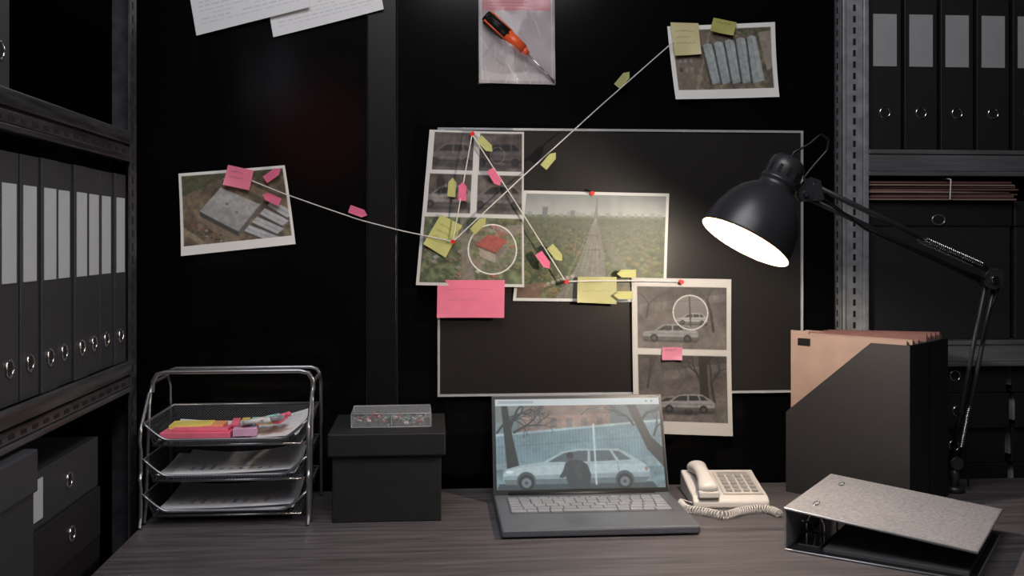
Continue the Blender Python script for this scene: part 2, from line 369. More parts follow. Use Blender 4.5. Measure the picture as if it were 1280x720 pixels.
# right aerial (long greenhouse-like roofs)
p=Pic(134,94,1.6); aerial_base(p,6,6,128,82,(100,90,74))
for i in range(120):
    x=random.uniform(6,128); y=6+abs(random.gauss(0,5)); p.ell(x,y,2,1.5,random.choice([(56,66,42),(76,82,54),(92,84,64)]),.9)
p.poly([(6,18),(36,10),(50,10),(26,82),(6,82)],(114,98,84),.8); p.line(30,82,52,10,3,(136,126,112),.7)
for i in range(9): p.rect(10+(i%3)*7,30+i//3*12,14+(i%3)*7,35+i//3*12,random.choice([(134,130,124),(64,56,52),(118,74,64)]))
for i in range(5):
    x=42+i*14; y=26-i*2; p.poly([(x,y),(x+5,y-3),(x+11,y-1),(x+23-i,72),(x+18-i,73),(x+8-i,76)],(158,164,164)); p.line(x+5,y-3,x+16-i,74,.8,(128,134,134)); p.poly([(x,y),(x+8-i,76),(x+5-i,76),(x-2,y+2)],(50,48,46),.8); p.poly([(x,y),(x+5,y-3),(x+16-i,74),(x+8-i,76)],(138,146,146),.6)
p.poly([(112,12),(128,10),(128,56),(121,60)],(138,128,114)); p.noise(6,6,128,82,.1,3); p.blur(7,7,127,81,1); p.setclip()
wsheet('aerial_photograph',p,[(834,33),(968,28),(972,122),(843,125)],.003,(0,.004,.012,.012),.003)
# collage
p=Pic(135,195,1.5,(186,184,183))
def parking(p,x0,y0,x1,y1,seed):
    w=x1-x0;h=y1-y0; p.setclip(x0,y0,x1,y1); p.grad(x0,y0,x1,y1,(72,66,64),(114,108,105))
    p.poly([(x0,y0+h*.3),(x1,y0+h*.1),(x1,y0+h*.22),(x0,y0+h*.45)],(98,94,92)); 
    for i in range(9): p.line(x0+i*w*.13,y0,x0+i*w*.13+2,y0+h*(.42-.03*i),.6,(60,56,54),.8)
    p.noise(x0,y0,x1,y1,.2,10)
    random.seed(seed); branches(p,x0+w*.85,y1-h*.3,1.7,h*.3,3,(42,38,36)); branches(p,x0+w*.1,y0+h*.5,1.4,h*.22,2,(45,40,38))
    car(p,x0+w*.06,y1-h*.12,w*.62,(146,146,148),asp=.32); p.noise(x0,y0,x1,y1,.1,3); p.blur(x0+1,y0+1,x1-1,y1-1,2); p.setclip()
def carclose(p,x0,y0,x1,y1,c):
    w=x1-x0;h=y1-y0; p.setclip(x0,y0,x1,y1); p.grad(x0,y0,x1,y1,(52,47,46),(86,80,78)); p.poly([(x0,y0),(x1,y0),(x1,y0+h*.3),(x0,y0+h*.4)],(72,64,60),.7)
    for i in range(6): p.line(x0+i*w*.2,y0,x0+i*w*.2+1,y0+h*.36,.7,(40,38,36),.8)
    p.noise(x0,y0,x1,y1,.3,9)
    car(p,x0-w*.2,y1-h*.12,w*1.3,c,asp=.4); p.noise(x0,y0,x1,y1,.2,4); p.blur(x0+1,y0+1,x1-1,y1-1,3); p.setclip()
carclose(p,8,3,64,50,(86,80,80)); carclose(p,73,3,132,50,(70,66,68))
carclose(p,6,55,63,104,(118,112,110)); carclose(p,72,55,132,104,(94,90,90))
p.ring(98,30,10,.8,(140,130,130),.6); p.ring(34,78,11,.8,(150,142,142),.6)
p.setclip(4,109,132,191); p.rect(0,100,135,195,(78,86,62)); p.noise(0,100,135,195,.4,6)
for i in range(220):
    x=random.uniform(4,132);y=random.uniform(109,191); p.ell(x,y+.8,2.2,1.8,(46,54,38),.7); p.ell(x,y,2.0,1.6,random.choice([(64,76,46),(88,98,62),(102,100,70),(114,92,72)]),.85)
p.poly([(4,132),(133,116),(133,126),(4,144)],(116,109,100)); p.poly([(50,109),(58,109),(74,191),(58,191)],(108,102,94))
for i in range(24):
    x=random.uniform(6,122);y=random.uniform(112,184); c=random.choice([(142,138,134),(120,112,106),(142,74,66),(134,96,80)]); p.poly([(x,y),(x+5,y-2.5),(x+9,y),(x+4,y+3)],c); p.poly([(x,y),(x+4,y+3),(x+4,y+5),(x,y+2)],tuple(v*.5 for v in c))
p.ell(94,148,30,30,(142,134,122),.35)
p.poly([(72,142),(90,128),(114,137),(98,152)],(146,66,58),.9); p.poly([(72,142),(98,152),(98,155),(72,146)],(96,50,46),.9); p.poly([(76,146),(98,154),(98,165),(78,157)],(148,138,128),.9); p.poly([(98,154),(112,141),(112,152),(98,165)],(114,106,98),.9)
p.poly([(66,160),(78,156),(84,170),(72,172)],(122,106,92),.8); p.poly([(100,124),(114,128),(110,134),(98,130)],(134,80,70),.8)
for i in range(14): 
    a=random.uniform(0,6.28); rr=random.uniform(18,27); p.ell(94+math.cos(a)*rr,148+math.sin(a)*rr,3,2.4,(84,94,62),.8)
p.noise(0,100,135,195,.12,3); p.blur(5,110,131,190,1); p.ring(94,148,31,1.5,(214,214,214)); p.setclip()
wsheet('photo_collage_print',p,[(537,162),(654,166),(655,359),(520,356)],.026,(.0,.018,.004,.012),.006,.002)
# forest rail photo
p=Pic(194,138,1.5,(190,190,188)); p.setclip(4,4,190,134)
p.grad(0,0,194,34,(112,117,118),(152,154,150)); p.grad(0,30,194,138,(92,98,80),(68,74,46))
for i in range(18):
    x=8+i*10+random.uniform(-3,3);h=random.uniform(1,6); p.rect(x,31-h,x+random.uniform(3,7),32,(122,126,126),.8)
p.rect(27,20,34,32,(100,105,108)); p.rect(64,24,70,32,(105,108,108)); p.line(98,8,98,32,1.2,(95,98,98)); p.poly([(95,32),(98,12),(101,32)],(105,108,106))
for i in range(1100):
    y=33+random.random()**.75*104; r=.8+(y-34)*.032; x=random.uniform(0,194); c=random.choice([(74,92,50),(94,106,60),(56,72,40),(120,104,64),(90,88,52),(66,82,46),(104,114,70)]); f_=min(1,(y-30)/60); c=tuple(v*(.6+.4*f_)+(1-f_)*.4*118 for v in c); p.ell(x,y+r*.5,r*1.2,r,tuple(v*.6 for v in c),.8); p.ell(x,y,r*1.2,r,c,.85)
p.poly([(96,33),(100,33),(112,80),(118,138),(52,138),(80,90)],(108,108,100),.95)
for k in (-3,-2,-1,0,1,2): p.line(98+k*.3,34,86+k*11,138,.8,(150,147,141),.6)
for i in range(12): y=50+i*i*.62; p.line(98-(y-33)*.42,y,98+(y-33)*.17,y,.5,(84,80,76),.4)
for y,w in ((60,8),(84,17),(116,30)):
    cx_=98-(y-33)*.12; p.line(cx_-w,y,cx_-w,y-w*.7,.8,(70,70,70)); p.line(cx_+w*.8,y,cx_+w*.8,y-w*.7,.8,(70,70,70)); p.line(cx_-w,y-w*.65,cx_+w*.8,y-w*.65,.6,(70,70,70))
p.poly([(100,34),(102,34),(146,100),(170,138),(150,138),(120,84)],(98,98,86),.6)
for i in range(9): p.rect(22+i*6,120-i*2,27+i*6,124-i*2,(170,165,158),.8)
p.poly([(4,120),(40,112),(34,134),(4,134)],(108,78,66),.8); p.noise(0,34,194,138,.1,3); p.noise(0,4,194,34,.04,8); p.blur(5,5,189,133,1); p.setclip(); p.tone(4,34,190,134,.88,1.0)
wsheet('forest_railway_photograph',p,[(655,238),(836,242),(832,378),(641,376)],.018,(0,.004,.002,.002),.002)
# street sheet
p=Pic(124,196,1.5,(174,171,168)); parking(p,7,11,118,89,5); p.ell(73,43,21,21,(124,120,120),.85)
p.setclip(53,22,94,64); car(p,55,58,40,(166,166,168),asp=.36); p.line(72,22,73,60,1.6,(50,48,48)); p.line(56,30,92,26,.7,(90,86,84)); p.blur(56,26,92,62,1); p.setclip(); p.ring(73,43,21.5,1.4,(218,218,218))
p.setclip(7,11,118,89); 
for i in range(5): p.line(7+i*20,89,60+i*14,52,.7,(140,138,136),.4)
p.setclip(); parking(p,7,97,118,180,11); random.seed(3)
p.setclip(7,97,118,180); p.poly([(82,97),(92,97),(95,150),(84,150)],(46,42,40)); branches(p,88,120,1.3,16,4,(46,42,40)); branches(p,86,130,2.1,14,3,(46,42,40)); car(p,30,168,72,(156,156,158),asp=.32); p.noise(7,97,118,180,.1,3); p.blur(8,98,117,179,1); p.setclip(); p.tone(7,97,118,180,.76); p.tone(7,11,118,89,.8)
wsheet('street_surveillance_print',p,[(789,347),(913,349),(914,544),(792,540)],.024,(.004,.006,.012,.006),.008,.001)
# A4 text sheets at top
def textpage(w,h,k=1.0,n=30,bg=(222,220,218)):
    p=Pic(w,h,k,bg)
    for i in range(n):
        y=8+i*(h-16)/n; x=10
        while x<w-14:
            l=random.uniform(4,14)
            if random.random()<.9: p.rect(x,y,min(x+l,w-10),y+1.0,(150,150,152),.6)
            x+=l+2.5
    return p
wsheet('typed_page',textpage(150,190,1.2,34,(200,200,203)),[(212,-150),(350,-175),(388,10),(246,45)],.006,(0,0,.01,.004),.004)
wsheet('typed_page',textpage(150,190,1.2,34,(200,200,203)),[(310,-130),(450,-150),(480,13),(342,47)],.003,(0,0,.012,.004),.002)
# sticky notes
def sticky(name,uv,col,off,w=60,h=40,sc=3,lift=.006,k=1.4,ink=.78):
    p=Pic(w,h,k,col); dk=tuple(v*ink for v in col); p.noise(0,0,w,h,.03,12)
    for i in range(sc): scrib(p,w*.15,h*(.25+i*.55/max(1,sc)),w*random.uniform(.6,.85),22,dk,.7,1.3)
    wsheet(name,p,uv,off,(0,0,lift,lift),0)
PK=(218,112,140);PK2=(208,98,130)
sticky('sticky_note',[(547,350),(631,350),(630,397),(546,397)],PK,.036,85,48,2,ink=.9)
sticky('sticky_note',[(551,268),(578,282),(557,322),(529,305)],(172,172,104),.037,30,40,3)
sticky('sticky_note',[(722,346),(771,346),(770,380),(721,378)],(156,153,98),.034,50,34,2,ink=.85)
sticky('sticky_note',[(838,28),(873,29),(876,68),(843,70)],(194,184,134),.012,36,40,3)
sticky('sticky_note',[(892,22),(921,28),(916,45),(887,39)],(160,156,84),.012,30,18,1)
sticky('sticky_note',[(285,206),(317,213),(312,238),(279,231)],(218,112,138),.014,32,26,2)
sticky('sticky_note',[(828,434),(853,434),(852,450),(827,450)],(176,102,126),.036,25,16,1)
# index flags
flags=[(341,218,-35,0),(339,248,-155,0),(448,265,20,0),(779,99,-50,1),(687,200,-50,1),(607,181,45,1),(619,222,58,0),(578,239,-88,0),(565,234,-85,1),(599,281,-45,1),(680,326,55,0),(695,317,50,1),(783,342,180,1),(779,369,180,1)]
bm=bmesh.new()
for u,v,a,ci in flags:
    ca,sa=math.cos(math.radians(a)),math.sin(math.radians(a)); off=.018 if (u<400 or v<150) else .046
    if 400<u<460: off=.034
    vs=[]
    for x,y in ((-12,-5),(6,-5),(12,0),(6,5),(-12,5)):
        vs.append(bm.verts.new(on_y(u+x*ca-y*sa,v+(x*sa+y*ca),YW-off-.003*(x>0))))
    f=bm.faces.new(vs); f.material_index=ci
r=bmesh.ops.extrude_face_region(bm,geom=list(bm.faces))
for q in r['geom']:
    if isinstance(q,bmesh.types.BMVert): q.co.y-=.0006
from_bm('sticky_index_flags',bm,[M('flag_pink',PK2,.6,noise=.05),M('flag_yellow',(168,168,106),.6,noise=.05)])
# string
st=M('white_string',(204,200,196),.8,noise=.1,ns=900)
g=group('evidence_string')
def S_(pts): return [on_y(u,v,YW-o) for u,v,o in pts]
tube('strand_1',S_([(315,226,.018),(352,241,.02),(400,258,.025),(450,275,.03),(500,288,.036),(533,295,.042),(566,302,.046)]),.0013,st,g,smooth=True)
tube('strand_2',S_([(566,302,.046),(655,219,.043),(750,133,.03),(842,52,.018)]),.0013,st,g)
tube('strand_3',S_([(590,168,.046),(640,246,.046),(707,352,.044)]),.0013,st,g)
tube('strand_4',S_([(590,168,.046),(578,236,.046),(566,302,.046)]),.0013,st,g)
tube('strand_5',S_([(707,352,.044),(745,351,.044),(790,351,.042),(850,352,.04)]),.0013,st,g)
red=M('red_pin_plastic',(205,32,30),.35)
g=group('push_pins')
for i,(u,v,o) in enumerate([(590,168,.03),(566,302,.03),(707,352,.03),(739,242,.02),(850,352,.03)]):
    q=on_y(u,v,YW-o); bm=bmesh.new(); bm_cyl(bm,(q.x,YW-.014,q.z),(q.x,q.y,q.z),.0008,seg=8); bm_cyl(bm,(q.x,q.y,q.z),(q.x,q.y-.014,q.z),.003,seg=16); bm_cyl(bm,(q.x,q.y-.014,q.z),(q.x,q.y-.018,q.z),.0045,seg=16); bm_cyl(bm,(q.x,q.y,q.z),(q.x,q.y-.003,q.z),.0045,seg=16); from_bm('pin_%d'%i,bm,red,g)
# evidence bag
g=group('evidence_bag')
p=Pic(98,124,1.4,(152,143,145)); p.noise(0,0,98,124,.18,16); p.rect(5,14,92,32,(196,66,80),.7); p.rect(5,14,92,17,(225,140,145),.5)
for i in range(3): p.rect(12,19+i*4,random.randint(60,86),20+i*4,(232,150,155),.5)
for i in range(34):
    x=random.uniform(0,90);y=random.uniform(34,118); p.line(x,y,x+random.uniform(-14,14),y+random.uniform(4,22),random.uniform(.6,2.4),random.choice([(206,200,202),(196,190,192),(104,96,98)]),.4)  # wrinkle highlights painted into the bag colour as pale streaks
p.poly([(4,108),(30,112),(60,108),(94,113),(94,120),(4,120)],(196,190,192),.5)
p.line(3,0,4,120,1.2,(206,200,202),.8); p.line(94,0,94,120,1.2,(206,200,202),.8); p.blur(3,34,94,120,2)
wsheet('bag_back',p,[(598,-18),(693,-18),(694,106),(599,104)],.003,(0,0,.004,.006),0,.001,g)
film=M('clear_film',(225,218,220),.1,alpha=.16,noise=.1,ns=12,bump=1,bs=38,spec=1.0)
p=Pic(98,120,.5); 
sheet_pts('bag_film',p,[on_y(*q,YW-.007) for q in ((598,-18),(693,-18),(694,107),(598,105))],(0,-1,0),(0,0,-.002,-.002),.034,0,g,.004,mat=film)
A=on_y(607,19,YW-.020);B=on_y(660,68,YW-.020);E=on_y(693,102,YW-.012)
d=(B-A); orange=M('orange_grip',(222,88,44),.35)
cyl('screwdriver_cap',A,A+d*.10,.012,blkpl,g,r2=.014); cyl('screwdriver_grip',A+d*.10,A+d*.5,.0145,blkpl,g); cyl('screwdriver_body',A+d*.5,A+d*.88,.0145,orange,g,r2=.0125); cyl('screwdriver_collar',A+d*.88,B,.011,orange,g,r2=.006); cyl('screwdriver_shaft',B,E,.0022,chrome,g)
for k in range(6):
    an=k*2*math.pi/6; ax=d.normalized(); s1=ax.orthogonal().normalized(); s2=ax.cross(s1); off=(s1*math.cos(an)+s2*math.sin(an))*.0135
    cyl('screwdriver_rib_%d'%k,A+d*.04+off,A+d*.52+off,.0026,orange if k%2 else blkpl,g,seg=10)
# ---------- laptop ----------
alu=M('laptop_graphite',(116,119,126),.4,metal=.5,noise=.04)
o=on_desk(627,675); LW,LD=.352,.24
lp=group('laptop',(o.x,o.y,DESK))
box('base',(0,0,.003),(LW,LD,.017),alu,lp,.0035)
for i,(x,y) in enumerate(((.02,.02),(LW-.02,.02),(.02,LD-.02),(LW-.02,LD-.02))): cyl('foot_%d'%i,(x,y,0),(x,y,.004),.006,blkpl,lp)
box('keyboard_well',(.022,.098,.0165),(LW-.022,.218,.0173),M('key_well',(84,86,91),.5),lp)
bm=bmesh.new(); rows=[15,14,14,13,12]
y=.212; kw=(LW-.05)
for ri,n in enumerate(rows):
    hgt=.012 if ri==0 else .0185
    for k in range(n):
        w=kw/n; bm_box(bm,(.025+k*w+.001,y-hgt+.001,.017),(.025+(k+1)*w-.001,y-.001,.0188),.0004)
    y-=hgt+.0005
xs=[.025,.055,.075,.098,.122,.225,.248,.272,.296,.327]
for a,b_ in zip(xs,xs[1:]): bm_box(bm,(a+.001,y-.0175,.017),(b_-.001,y-.001,.0188),.0004)
from_bm('keys',bm,M('laptop_keys',(140,143,149),.5),lp)
box('trackpad',(.118,.012,.0165),(.232,.085,.0173),M('trackpad',(100,103,109),.3,metal=.3),lp,.0003)
ang=math.radians(21)
sm=Matrix.Translation((0,LD-.004,.016))@Matrix.Rotation(-ang,4,'X')
SH=.199
box('lid',(0,0,.0),(LW,.006,SH),alu,lp,.0025,sm)
box('bezel',(.002,-.0008,.002),(LW-.002,.0006,SH-.002),blkpl,lp,0,sm)
cyl('hinge',(.03,LD-.003,.017),(LW-.03,LD-.003,.017),.0055,M('hinge_dark',(40,41,44),.4),lp)
p=Pic(216,118,2.0,(60,78,84))
p.rect(0,0,216,9,(186,198,202)); p.rect(4,2.5,50,6,(150,165,170)); p.ell(206,4.5,1.5,1.5,(120,130,134)); p.ell(199,4.5,1.5,1.5,(120,130,134))
p.setclip(0,9,216,118); p.grad(0,9,216,60,(112,122,124),(100,120,126)); 
p.poly([(36,9),(150,9),(150,44),(30,45)],(142,122,114)); p.poly([(36,9),(150,9),(150,20),(36,24)],(124,110,104)); p.poly([(150,9),(216,9),(216,34),(150,38)],(88,108,118))
for i in range(5): p.rect(52+i*20,26,60+i*20,38,(100,100,102),.7)
p.noise(0,9,216,118,.14,14)
p.poly([(0,46),(216,30),(216,84),(0,90)],(112,140,150))
for i in range(56):
    x=i*4; p.line(x,46-x*.073,x,84,.8,(84,112,122),.6)
p.poly([(0,46),(216,29),(216,32),(0,49)],(150,174,182)); p.poly([(0,62),(216,50),(216,52),(0,64)],(94,120,130),.7); p.noise(0,30,216,90,.12,16)
p.grad(0,88,216,118,(94,120,128),(114,140,148)); p.poly([(0,84),(216,78),(216,90),(0,92)],(124,148,156)); p.noise(0,82,216,118,.15,6)
random.seed(9); p.poly([(8,9),(16,9),(22,50),(30,90),(14,92),(11,50)],(30,42,46)); branches(p,14,50,1.2,22,4.5,(34,46,50),0,5); branches(p,24,44,.5,18,3.2,(36,48,52),0,5); branches(p,2,44,.9,18,3,(36,48,52),0,5); branches(p,18,24,.3,16,2,(40,52,56),0,4)
branches(p,60,30,1.9,12,1.5,(58,70,74)); branches(p,112,22,.7,12,1.3,(66,78,82))
p.poly([(172,9),(184,9),(202,52),(216,66),(216,92),(196,68)],(38,52,58)); branches(p,190,30,.8,14,3.4,(38,52,58),0,5); branches(p,180,36,2.2,14,2.6,(40,54,60),0,5); branches(p,206,50,1.2,12,2.6,(40,54,60))
sv=(152,172,178)
p.poly([(4,110),(200,110),(206,118),(0,118)],(50,64,70),.9)
p.poly([(8,106),(9,95),(14,91),(28,87),(60,83),(84,70),(104,66.5),(158,67),(176,77),(190,86),(197,93),(197,106),(190,111),(12,111)],sv)
p.poly([(66,83),(87,72),(106,69),(118,69),(117,83)],(70,90,98)); p.poly([(121,83),(121,69),(146,69),(154,82)],(74,94,102)); p.poly([(158,82),(150,69.5),(158,70),(174,81)],(78,98,106))
p.poly([(9,97),(28,90),(60,87),(190,87),(196,93),(197,97),(9,100)],(178,196,202),.6); p.poly([(9,100),(197,98),(197,106),(9,106)],(128,146,153),.7); p.line(119,84,119,108,.7,(110,128,134)); p.line(156,84,158,104,.7,(110,128,134)); p.poly([(9,105),(197,104),(190,111),(12,111)],(80,96,102),.8)
p.ell(17,95,5,2,(206,220,224)); p.ell(193,93,2.5,2.5,(140,100,100),.8)
for x in (38,164): p.ell(x,107,12,12,(64,80,86)); p.ell(x,109,10,10,(32,42,46)); p.ell(x,109,6.2,6.2,(104,120,126)); p.ell(x,109,2.2,2.2,(60,72,78))
p.rect(126,34,128.6,113,(186,202,206),.9)
pc_=(46,60,66); p.ell(95,77,4.6,5.4,(66,76,80)); p.ell(95,74.5,4.8,4,(36,46,50)); p.poly([(86,92),(89,84),(96,81),(108,81),(117,87),(121,100),(118,118),(94,118),(89,104)],pc_); p.poly([(88,90),(91,87),(93,98),(84,104),(80,102)],(50,66,72)); p.poly([(100,88),(107,85),(110,104),(103,110)],(58,74,80),.7)
p.noise(0,9,216,118,.06,3); p.blur(1,10,215,117,2); p.setclip()
sheet_pts('display',p,[sm@Vector(q) for q in ((.007,-.0012,SH-.008),(LW-.007,-.0012,SH-.008),(LW-.007,-.0012,.010),(.007,-.0012,.010))],(0,0,0),emit=.84,parent=lp)
# ---------- black storage box ----------
o=on_desk(412,655); bx=group('storage_box',(o.x,o.y,DESK))
box('body',(.004,.004,0),(.204,.196,.13),blk,bx,.002)
box('lid',(-.004,-.003,.122),(.212,.203,.165),blk,bx,.003)
pc=group('pin_case',(o.x+.035,o.y+.05,DESK+.165),.02)
clear=M('clear_acrylic',(240,242,245),.04,alpha=.10,noise=.02,spec=1)
W_,D_,H_=.15,.095,.026
for n,lo,hi in (('bottom',(0,0,0),(W_,D_,.0015)),('front',(0,0,.0016),(W_,.0015,H_)),('back',(0,D_-.0015,.0016),(W_,D_,H_)),('left',(0,.0016,.0016),(.0015,D_-.0016,H_)),('right',(W_-.0015,.0016,.0016),(W_,D_-.0016,H_)),('divider',(W_*.5,.0016,.0016),(W_*.5+.001,D_-.0016,H_-.002)),('lid',(0,0,H_+.0003),(W_,D_,H_+.002))):
    box(n,lo,hi,clear,pc)
ae=M('acrylic_edge',(150,156,164),.2,noise=.02)
tube('rim',[(0,0,H_),(W_,0,H_),(W_,D_,H_),(0,D_,H_)],.0010,ae,pc,True)
tube('rim_low',[(0,0,.001),(W_,0,.001),(W_,D_,.001),(0,D_,.001)],.0008,ae,pc,True)
for i,(x,y) in enumerate(((0,0),(W_,0),(W_,D_),(0,D_),(W_*.5,0))): tube('corner_%d'%i,[(x,y,.001),(x,y,H_)],.0008,ae,pc)
pinc=[red,M('pin_white',(200,200,198),.4),M('pin_green',(60,130,90),.4),M('pin_clip',(160,162,168),.3,metal=.8),M('pin_black',(20,20,20),.4)]
bm=bmesh.new()
for i in range(110):
    q=Vector((random.uniform(.007,W_-.007),random.uniform(.005,D_-.008),random.uniform(.003,.015))); dd=Vector((random.uniform(-1,1),random.uniform(-1,1),random.uniform(-.4,.4))).normalized()*.007
    q2=q+dd; q2.x=min(max(q2.x,.004),W_-.004); q2.y=min(max(q2.y,.004),D_-.004); q2.z=max(q2.z,.003)
    bm_cyl(bm,q,q2,random.choice([.0012,.0026]),seg=8,mi=random.choice([0,1,2,3,3,4,4,4]))
from_bm('pins',bm,pinc,pc)
# ---------- letter tray ----------
o=on_desk(178,661); T=group('desk_letter_tray',(o.x+.002,o.y+.004,DESK))
TW,TD=.288,.205
mm=bpy.data.materials.new('wire_mesh'); mm.use_nodes=True; nt=mm.node_tree; b=nt.nodes['Principled BSDF']
b.inputs['Base Color'].default_value=(*lin((120,122,127)),1); b.inputs['Metallic'].default_value=.7; b.inputs['Roughness'].default_value=.4
tc=nt.nodes.new('ShaderNodeTexCoord'); sx=nt.nodes.new('ShaderNodeSeparateXYZ'); nt.links.new(tc.outputs['Object'],sx.inputs[0])
def mth(op,a,b_=None):
    n=nt.nodes.new('ShaderNodeMath'); n.operation=op
    for i,q in enumerate((a,b_)):
        if q is None: continue
        if isinstance(q,(int,float)): n.inputs[i].default_value=q
        else: nt.links.new(q,n.inputs[i])
    return n.outputs[0]
yz=mth('ADD',sx.outputs[1],sx.outputs[2]); P1=mth('ADD',sx.outputs[0],yz); P2=mth('SUBTRACT',sx.outputs[0],yz); k=2*math.pi/.0055
h1=mth('ABSOLUTE',mth('SINE',mth('MULTIPLY',P1,k/2))); h2=mth('ABSOLUTE',mth('SINE',mth('MULTIPLY',P2,k/2)))
al=mth('LESS_THAN',mth('MINIMUM',h1,h2),.32); nt.links.new(al,b.inputs['Alpha'])
def tray(z,i):
    bm=bmesh.new(); rise=.042
    def fr_(s):
        e=min(s,1-s)*TW; return .012+(rise-.012)*max(0,1-e/.04)**1.3 if e<.04 else .012
    m=40
    base_=[(.012+(TW-.024)*j/m) for j in range(m+1)]
    fb=[bm.verts.new((x,.014,z)) for x in base_]; ft=[bm.verts.new((TW*j/m,-.004,z+fr_(j/m))) for j in range(m+1)]
    bb=[bm.verts.new((x,TD-.008,z)) for x in base_]; bt=[bm.verts.new((TW*j/m,TD,z+rise)) for j in range(m+1)]
    for j in range(m):
        bm.faces.new((fb[j],fb[j+1],ft[j+1],ft[j])); bm.faces.new((bb[j],bb[j+1],bt[j+1],bt[j])); bm.faces.new((fb[j],fb[j+1],bb[j+1],bb[j]))
    bm.faces.new((fb[0],ft[0],bt[0],bb[0])); bm.faces.new((fb[m],ft[m],bt[m],bb[m]))
    from_bm('tray_%d_mesh'%i,bm,mm,T)
    pts=[(TW*j/m,-.004,z+fr_(j/m)) for j in range(m+1)]+[(TW,TD,z+rise),(0,TD,z+rise)]
    tube('tray_%d_rim'%i,pts,.0026,wire,T,True)
    tube('tray_%d_under'%i,[(.012,.014,z-.001),(TW-.012,.014,z-.001),(TW-.012,TD-.008,z-.001),(.012,TD-.008,z-.001)],.0022,wire,T,True)
for i,z in enumerate((.018,.082,.147)): tray(z,i)
for i,x in enumerate((-.005,TW+.005)):
    tube('side_frame_%d'%i,[(x,.02,.003),(x,.03,.04),(x,.05,.215),(x,.058,.238),(x,.075,.252),(x,TD-.03,.252),(x,TD-.008,.23),(x,TD,.003)],.0034,wire,T)
    tube('front_upright_%d'%i,[(x,-.012,.003),(x,-.004,.02),(x,-.003,.07),(x,-.010,.088),(x,-.003,.10),(x,-.003,.14),(x,-.010,.155),(x,-.004,.18),(x,.02,.205),(x,.05,.236)],.0034,wire,T,smooth=True)
tube('top_bar',[(-.005,.07,.235),(-.004,.07,.255),(.004,.07,.268),(.02,.07,.272),(TW-.02,.07,.272),(TW-.004,.07,.268),(TW+.004,.07,.255),(TW+.005,.07,.235)],.0042,wire,T)
tube('top_bar_back',[(-.005,TD-.03,.252),(0,TD-.03,.262),(.012,TD-.03,.266),(TW-.012,TD-.03,.266),(TW,TD-.03,.262),(TW+.005,TD-.03,.252)],.0034,wire,T)
pp=group('loose_papers',T.location)
def flat(name,pic,x0,y0,w,h,z,rz,lift,par):
    m=Matrix.Translation((x0,y0,z))@Matrix.Rotation(rz,4,'Z')
    return sheet_pts(name,pic,[m@Vector(q) for q in ((0,h,0),(w,h,0),(w,0,0),(0,0,0))],(0,0,1),lift,0,0,par)
def chart(w,h,bg=(240,240,242)):
    p=textpage(w,h,1.1,10,bg); 
    for i in range(9): p.rect(w*.12+i*w*.08,h*.8-random.uniform(5,h*.25),w*.12+i*w*.08+w*.03,h*.8,random.choice([(110,150,170),(190,140,120),(110,110,116),(180,180,120)]),.7)
    return p
flat('sheet_1',chart(150,90),.018,.016,.25,.175,.153,.0,(.01,.02,.008,.002),pp)
flat('sheet_2',textpage(150,90,1.1,12,(240,240,241)),.055,.02,.212,.17,.1545,-.05,(0,.03,.008,.0),pp)
flat('sheet_3',chart(150,90),.016,.014,.25,.172,.088,.0,(.008,.02,.004,.004),pp)
flat('sheet_4',chart(150,90,(245,245,247)),.042,.016,.222,.165,.092,-.01,(.012,.026,.008,.0),pp)
flat('sheet_5',chart(150,90,(235,236,240)),.018,.014,.245,.17,.025,.0,(.008,.02,.004,.004),pp)
flat('sheet_6',chart(150,90,(225,226,230)),.02,.018,.24,.165,.029,-.01,(.01,.024,.006,.0),pp)
sp=group('sticky_note_pads',T.location)
ymat=M('pad_yellow',(232,212,112),.6); pmat=M('pad_pink',(242,116,140),.6); omat=M('pad_orange',(240,162,114),.6); tmat=M('pad_teal',(140,206,200),.6); lp2=M('pad_lilac',(218,170,200),.6)
def pad(n,x,y,z,w,d,h,rz,mt):
    o=box(n,(-w/2,-d/2,0),(w/2,d/2,h),mt,sp,.0006); o.location=(x,y,z); o.rotation_euler=(0,0,rz)
pad('pad_1',.088,.048,.158,.125,.08,.011,-.03,pmat); pad('pad_2',.070,.064,.1695,.075,.05,.008,.04,ymat); pad('pad_3',.112,.064,.1695,.035,.05,.007,-.05,omat); pad('pad_4',.095,.030,.1695,.10,.03,.005,-.04,pmat)
pad('pad_5',.172,.045,.160,.042,.06,.014,.1,lp2)
for i,mt in enumerate((pmat,ymat,tmat,omat,ymat,pmat)): pad('tab_%d'%i,.150+i*.016,.066+.003*i,.175,.014,.06,.005,.12-.05*i,mt)
hl=group('marker_pens',T.location)
for i,(a,b_,mt) in enumerate((((.165,.026,.181),(.228,.078,.186),tmat),((.172,.018,.184),(.24,.05,.188),M('pen_grey',(150,150,155),.4)),((.205,.026,.184),(.248,.075,.190),pmat))):
    a=Vector(a);b_=Vector(b_); cyl('barrel_%d'%i,a,a+(b_-a)*.65,.0045,whitep,hl,seg=16); cyl('cap_%d'%i,a+(b_-a)*.65,b_,.0048,mt,hl,seg=16)
